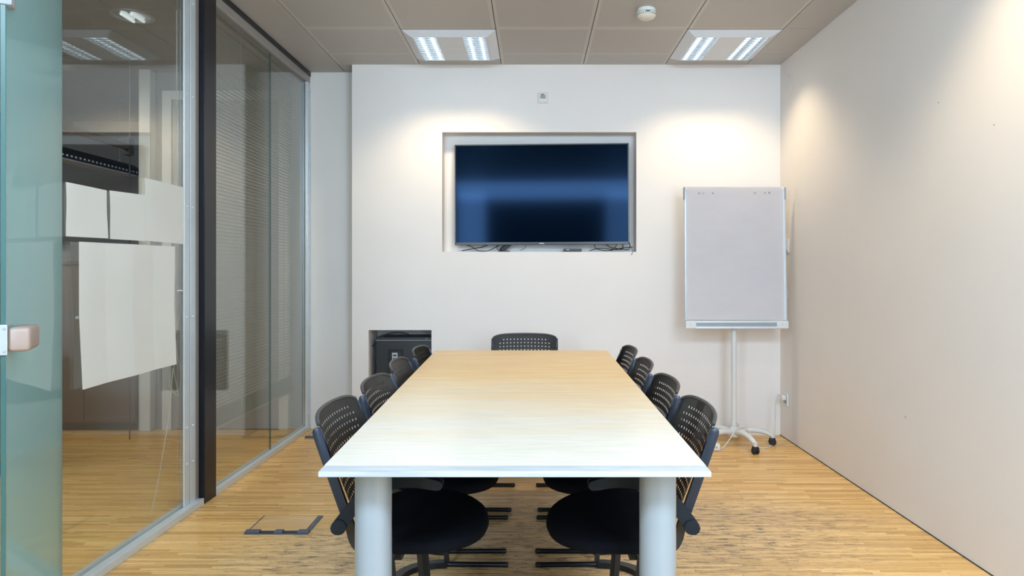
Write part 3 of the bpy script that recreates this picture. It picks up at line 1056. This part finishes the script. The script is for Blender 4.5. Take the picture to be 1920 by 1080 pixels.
cable('extension_lead', [(1.755, 4.92, .315), (1.728, 4.90, .322), (1.705, 4.88, .28), (1.70, 4.87, .15), (1.685, 4.84, .05), (1.66, 4.80, .008),
                         (1.60, 4.71, .005), (1.53, 4.68, .006), (1.49, 4.71, .05), (1.46, 4.715, .118), (1.42, 4.715, .145), (1.375, 4.71, .118), (1.32, 4.69, .05), (1.27, 4.66, .008), (1.235, 4.64, .01)],
      .0038, 'white lead running from the wall socket over the flip chart base', WCABLE)
ad = thing('socket_adapter', 'white socket block lying on the floor beside the flip chart castors', 'adapter', (1.215, 4.64, 0))
obj('body', bx(-.038, .03, -.028, .028, .001, .048, .008, seg=3), WHITEP, ad, True)
obj('socket_face', bx(-.026, .016, -.030, -.026, .010, .040, .002), CREAM, ad)
for s in (-.012, .003):
    obj('socket_hole', bx(s - .003, s + .003, -.0312, -.029, .022, .028), BLACK, ad)
# thin painted-over wire loop near the ceiling corner
tag(obj('wire_loop', tube(BM(), [(1.803, 4.93, 2.60), (1.800, 4.86, 2.56), (1.799, 4.83, 2.50), (1.800, 4.86, 2.44), (1.803, 4.90, 2.42)], .0016, 6, smooth=5), WALL, None, True),
    'thin white wire looped on the right wall by the ceiling corner', 'wire')

# ------------------------------------------------------------------ floor boxes


def floor_box(loc, label, w=.29, dpt=.235):
    t = thing('floor_box', label, 'floor box', loc)
    bm = BM()
    z1 = .0045
    e = .010
    box(bm, 0, w, 0, .036, 0, .004)
    box(bm, 0, e, .036, dpt, 0, z1, .001); box(bm, w - e - .012, w, .036, dpt, 0, z1, .001); box(bm, e, w - e - .012, dpt - e, dpt, 0, z1, .001)
    # raised front lip with two cable gaps
    for a, b in ((0, .066), (.134, .172), (.240, w)):
        box(bm, a, b, .004, .034, .003, .013, .0015)
    obj('frame', bm, FBOX, t)
    obj('lid', bx(e, w - e - .012, .036, dpt - e, 0, .007, .001), LIDW, t)
    for a, b in ((.066, .134), (.172, .240)):
        obj('cable_gap', bx(a, b, .006, .034, .003, .0052), BLACK, t)
    return t


floor_box((-1.317, 3.155, 0), 'wood-lidded floor box with two cable gaps, in the open floor left of the table')
floor_box((-1.64, 4.97, 0), 'wood-lidded floor box at the far left corner by the glass wall')

# ------------------------------------------------------------------ conference table
YN, YF, ZT, TT = 1.590, 4.02, .740, .0135
XL0, XR0, XL1, XR1 = -.494, .4085, -.566, .427


def ledge(y): return XL0 + (XL1 - XL0) * (y - YN) / (YF - YN)
def redge(y): return XR0 + (XR1 - XR0) * (y - YN) / (YF - YN)


tb = thing('conference_table', 'long pale birch conference table on round grey legs', 'table', (-.045, 2.8, 0))


def quad_slab(name, pts, z0, z1, m, bev=.002):
    bm = BM()
    a = [bm.verts.new((x + .045, y - 2.8, z0)) for x, y in pts]
    b = [bm.verts.new((x + .045, y - 2.8, z1)) for x, y in pts]
    bm.faces.new(a[::-1]); bm.faces.new(b)
    n = len(pts)
    for k in range(n):
        bm.faces.new((a[k], a[(k + 1) % n], b[(k + 1) % n], b[k]))
    if bev: bmesh.ops.bevel(bm, geom=bm.edges[:], offset=bev, segments=2, affect='EDGES')
    return obj(name, bm, m, tb)


YL = 1.642
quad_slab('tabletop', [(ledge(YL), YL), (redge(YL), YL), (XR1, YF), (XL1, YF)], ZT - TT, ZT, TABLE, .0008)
quad_slab('front_lipping', [(XL0, YN), (XR0, YN), (redge(YL - .0008), YL - .0008), (ledge(YL - .0008), YL - .0008)], ZT - TT, ZT, TEDGE, .0015)
quad_slab('under_frame', [(-.36, 1.74), (.27, 1.74), (.29, 3.93), (-.40, 3.93)], ZT - TT - .02, ZT - TT, DARKGAP, .001)
LEGS = [(-.400, 1.735), (.311, 1.735), (-.44, 3.973), (.34, 3.973)]
for x, y in LEGS:
    b = lathe(BM(), [(.040, 0), (.0455, .003), (.0455, ZT - TT - .001), (.040, ZT - TT)], 40, Matrix.Translation((x + .045, y - 2.8, 0)))
    lg = obj('leg', b, LEGM, tb, True)

# ------------------------------------------------------------------ chairs


def back_x(z): return -.150 - (z - .456) * .335


def make_chair(label):
    t = thing('conference_chair', label, 'chair', (0, 0, 0), 0, 'black conference chairs around the table')
    # --- perforated shell: grid with real holes
    W_ = .212
    us = [-W_, -.196, -.178]
    pitch, hole = .0225, .0064
    cols = 15
    u = -pitch * (cols - 1) / 2
    for k in range(cols):
        us += [u - hole / 2, u + hole / 2]
        u += pitch
    us += [.178, .196, W_]
    holes_u = set(range(3, 3 + 2 * cols, 2))
    zs = [.468, .478]
    vpitch = .0212
    rows = 12
    z = .522
    base = len(zs)
    for k in range(rows):
        zs += [z - hole / 2, z + hole / 2]
        z += vpitch
    zs += [.774, .783, .788]
    holes_z = set(range(base, base + 2 * rows, 2))
    bm = BM()
    V = []
    for j, zz in enumerate(zs):
        rw = []
        f = (zz - .468) / (.792 - .468)
        for u_ in us:
            a = abs(u_) / W_
            # corner rounding pulls the outline in at the top
            drop = .014 * (a ** 7) * max(0, (f - .7) / .3)
            wid = 1 - .06 * max(0, (f - .9) / .1) ** 2 - .10 * (1 - f) ** 2
            x = back_x(zz) - .024 * (1 - a * a) - .010 * f * f + (.010 * a ** 6)
            rw.append(bm.verts.new((x, u_ * wid, zz - drop + .006 * (1 - a * a) * f)))
        V.append(rw)
    for j in range(len(zs) - 1):
        for i in range(len(us) - 1):
            if i in holes_u and j in holes_z and not (j > base + 2 * rows - 3 and (i < 5 or i > 2 * cols - 1)):
                continue
            bm.faces.new((V[j][i], V[j][i + 1], V[j + 1][i + 1], V[j + 1][i]))
    bmesh.ops.solidify(bm, geom=bm.faces[:], thickness=.006)
    obj('backrest', bm, SHELL, t, True, 35)
    # --- top roll of the shell
    pts = []
    for k in range(21):
        a = -1 + 2 * k / 20
        aa = abs(a)
        zz = .788 - .014 * aa ** 7 + .006 * (1 - a * a)
        x = back_x(.788) - .024 * (1 - a * a) - .010 + .010 * aa ** 6
        pts.append((x - .002, a * W_ * .945, zz))
    obj('top_edge', tube(BM(), pts, .0055, 8), SHELL, t, True, 60)
    # --- side rails running down and under the seat
    rp = cat2([(back_x(.755) - .014, .755), (back_x(.60) - .012, .60), (back_x(.50) - .010, .50), (-.158, .447), (-.120, .425), (-.06, .421)], 5)
    for s in (-1, 1):
        y0, y1 = (.200, .213) if s > 0 else (-.213, -.200)
        obj('side_rail', prism_xz(BM(), rp, .013, y0, y1, taper=(.013, .012), bev=.002), RAIL, t, True, 40)
    # --- armrests
    ap = cat2([(-.196, .507), (-.155, .560), (-.108, .606), (-.050, .628), (.015, .632), (.074, .622)], 6)
    for s in (-1, 1):
        y0, y1 = (.218, .258) if s > 0 else (-.258, -.218)
        ar = obj('armrest', prism_xz(BM(), ap, .015, y0, y1, taper=(.019, .014), bev=.004), ARM, t, True, 40)
        obj('arm_pivot', lathe(BM(), [(.017, -.004), (.020, 0), (.020, .004), (0, .005)], 16,
            Matrix.Translation((-.190, s * .258, .512)) @ Matrix.Rotation(-s * PI / 2, 4, 'X')), ARM, ar, True)
    # --- seat
    bm = BM()
    n = 48
    rings = []
    for (sc, zz) in ((.90, .424), (.975, .428), (1.0, .440), (.985, .455), (.93, .463), (.75, .466), (.4, .461), (0, .458)):
        if sc == 0:
            rings.append([bm.verts.new((.0, 0, zz))] * n); continue
        rg = []
        for k in range(n):
            th_ = 2 * PI * k / n
            c_, s_ = math.cos(th_), math.sin(th_)
            e = 2.15 if c_ > 0 else 3.4
            rad = (abs(c_) ** e + abs(s_) ** e) ** (-1 / e)
            x = rad * c_ * (.196 if c_ > 0 else .175) * sc
            y = rad * s_ * .238 * sc
            dip = -.014 * max(0, x / .196) ** 2          # waterfall front edge
            rg.append(bm.verts.new((x, y, zz + dip)))
        rings.append(rg)
    for i in range(len(rings) - 1):
        for k in range(n):
            q = []
            for v in (rings[i][k], rings[i][(k + 1) % n], rings[i + 1][(k + 1) % n], rings[i + 1][k]):
                if v not in q: q.append(v)
            bm.faces.new(q)
    bm.faces.new(rings[0][::-1])
    obj('seat', bm, SEAT, t, True, 50)
    # --- sled base: two floor runners joined by a curved rear band
    for s in (-1, 1):
        pts = [(.212, s * .2, .0115), (.205, s * .2, .0115), (-.035, s * .2, .0115)]
        rn = obj('runner', tube(BM(), pts, [.0075, .0105, .0105], 10), FRAME, t, True)
        obj('end_cap', lathe(BM(), [(.0112, 0), (.0112, .014), (.008, .020), (0, .021)], 12,
            Matrix.Translation((.200, s * .2, .0115)) @ Matrix.Rotation(PI / 2, 4, 'Y')), BLACK, rn, True)
        obj('strut', tube(BM(), [(-.062, s * .205, .420), (-.028, s * .2, .018)], .009, square=True, sx=.7), FRAME, t)
    arc = [(-.030, .200, .013), (-.085, .192, .013), (-.150, .160, .013), (-.195, .095, .013), (-.212, 0, .013),
           (-.195, -.095, .013), (-.150, -.160, .013), (-.085, -.192, .013), (-.030, -.200, .013)]
    obj('rear_band', tube(BM(), arc, .011, smooth=4, square=True, sx=1.7), FRAME, t, True, 50)
    obj('seat_beam', bx(-.075, -.030, -.205, .205, .400, .424, .003), FRAME, t)
    return t


YCH = [2.12, 2.61, 3.14, 3.655]
lL = ['black perforated-back chair on the left of the table, nearest the camera',
      'black perforated-back chair, second from the camera on the left of the table',
      'black perforated-back chair, third from the camera on the left, before the low niche',
      'black perforated-back chair, farthest on the left side, before the computer case']
lR = ['black perforated-back chair on the right of the table, nearest the camera',
      'black perforated-back chair, second from the camera on the right of the table',
      'black perforated-back chair, third from the camera on the right of the table',
      'black perforated-back chair, farthest on the right side of the table']
XLc = [-.332, -.325, -.338, -.325]
XRc = [.235, .232, .232, .238]
ch0 = make_chair(lL[0])
ch0.location = (XLc[0], YCH[0], 0)
ch0.rotation_euler = (0, 0, R(0))
for k in (1, 2, 3):
    copy_thing(ch0, (XLc[k], YCH[k], 0), R((0, -1.0, 1.0, -1)[k]), lL[k])
for k in range(4):
    copy_thing(ch0, (XRc[k], YCH[k], 0), R(180 + (0, 1, -1, 1)[k]), lR[k])
copy_thing(ch0, (-.056, 4.19, 0), R(-90), 'black perforated-back chair at the far head of the table, beneath the television')

# ------------------------------------------------------------------ behind the camera: the panel mirrored in the screen
dp = thing('dark_panel', 'dark upright panel at the window, visible only mirrored in the television', 'panel', (-.21, -.40, 0))
obj('panel', bx(-.91, .91, -.02, .02, .45, 2.34, .004), BLACK, dp)
for s in (-.7, .7):
    obj('foot', bx(s - .03, s + .03, -.03, .15, 0, .04, .004), BLACK, dp)
    obj('stand', bx(s - .02, s + .02, -.015, .015, .04, .46, .003), BLACK, dp)
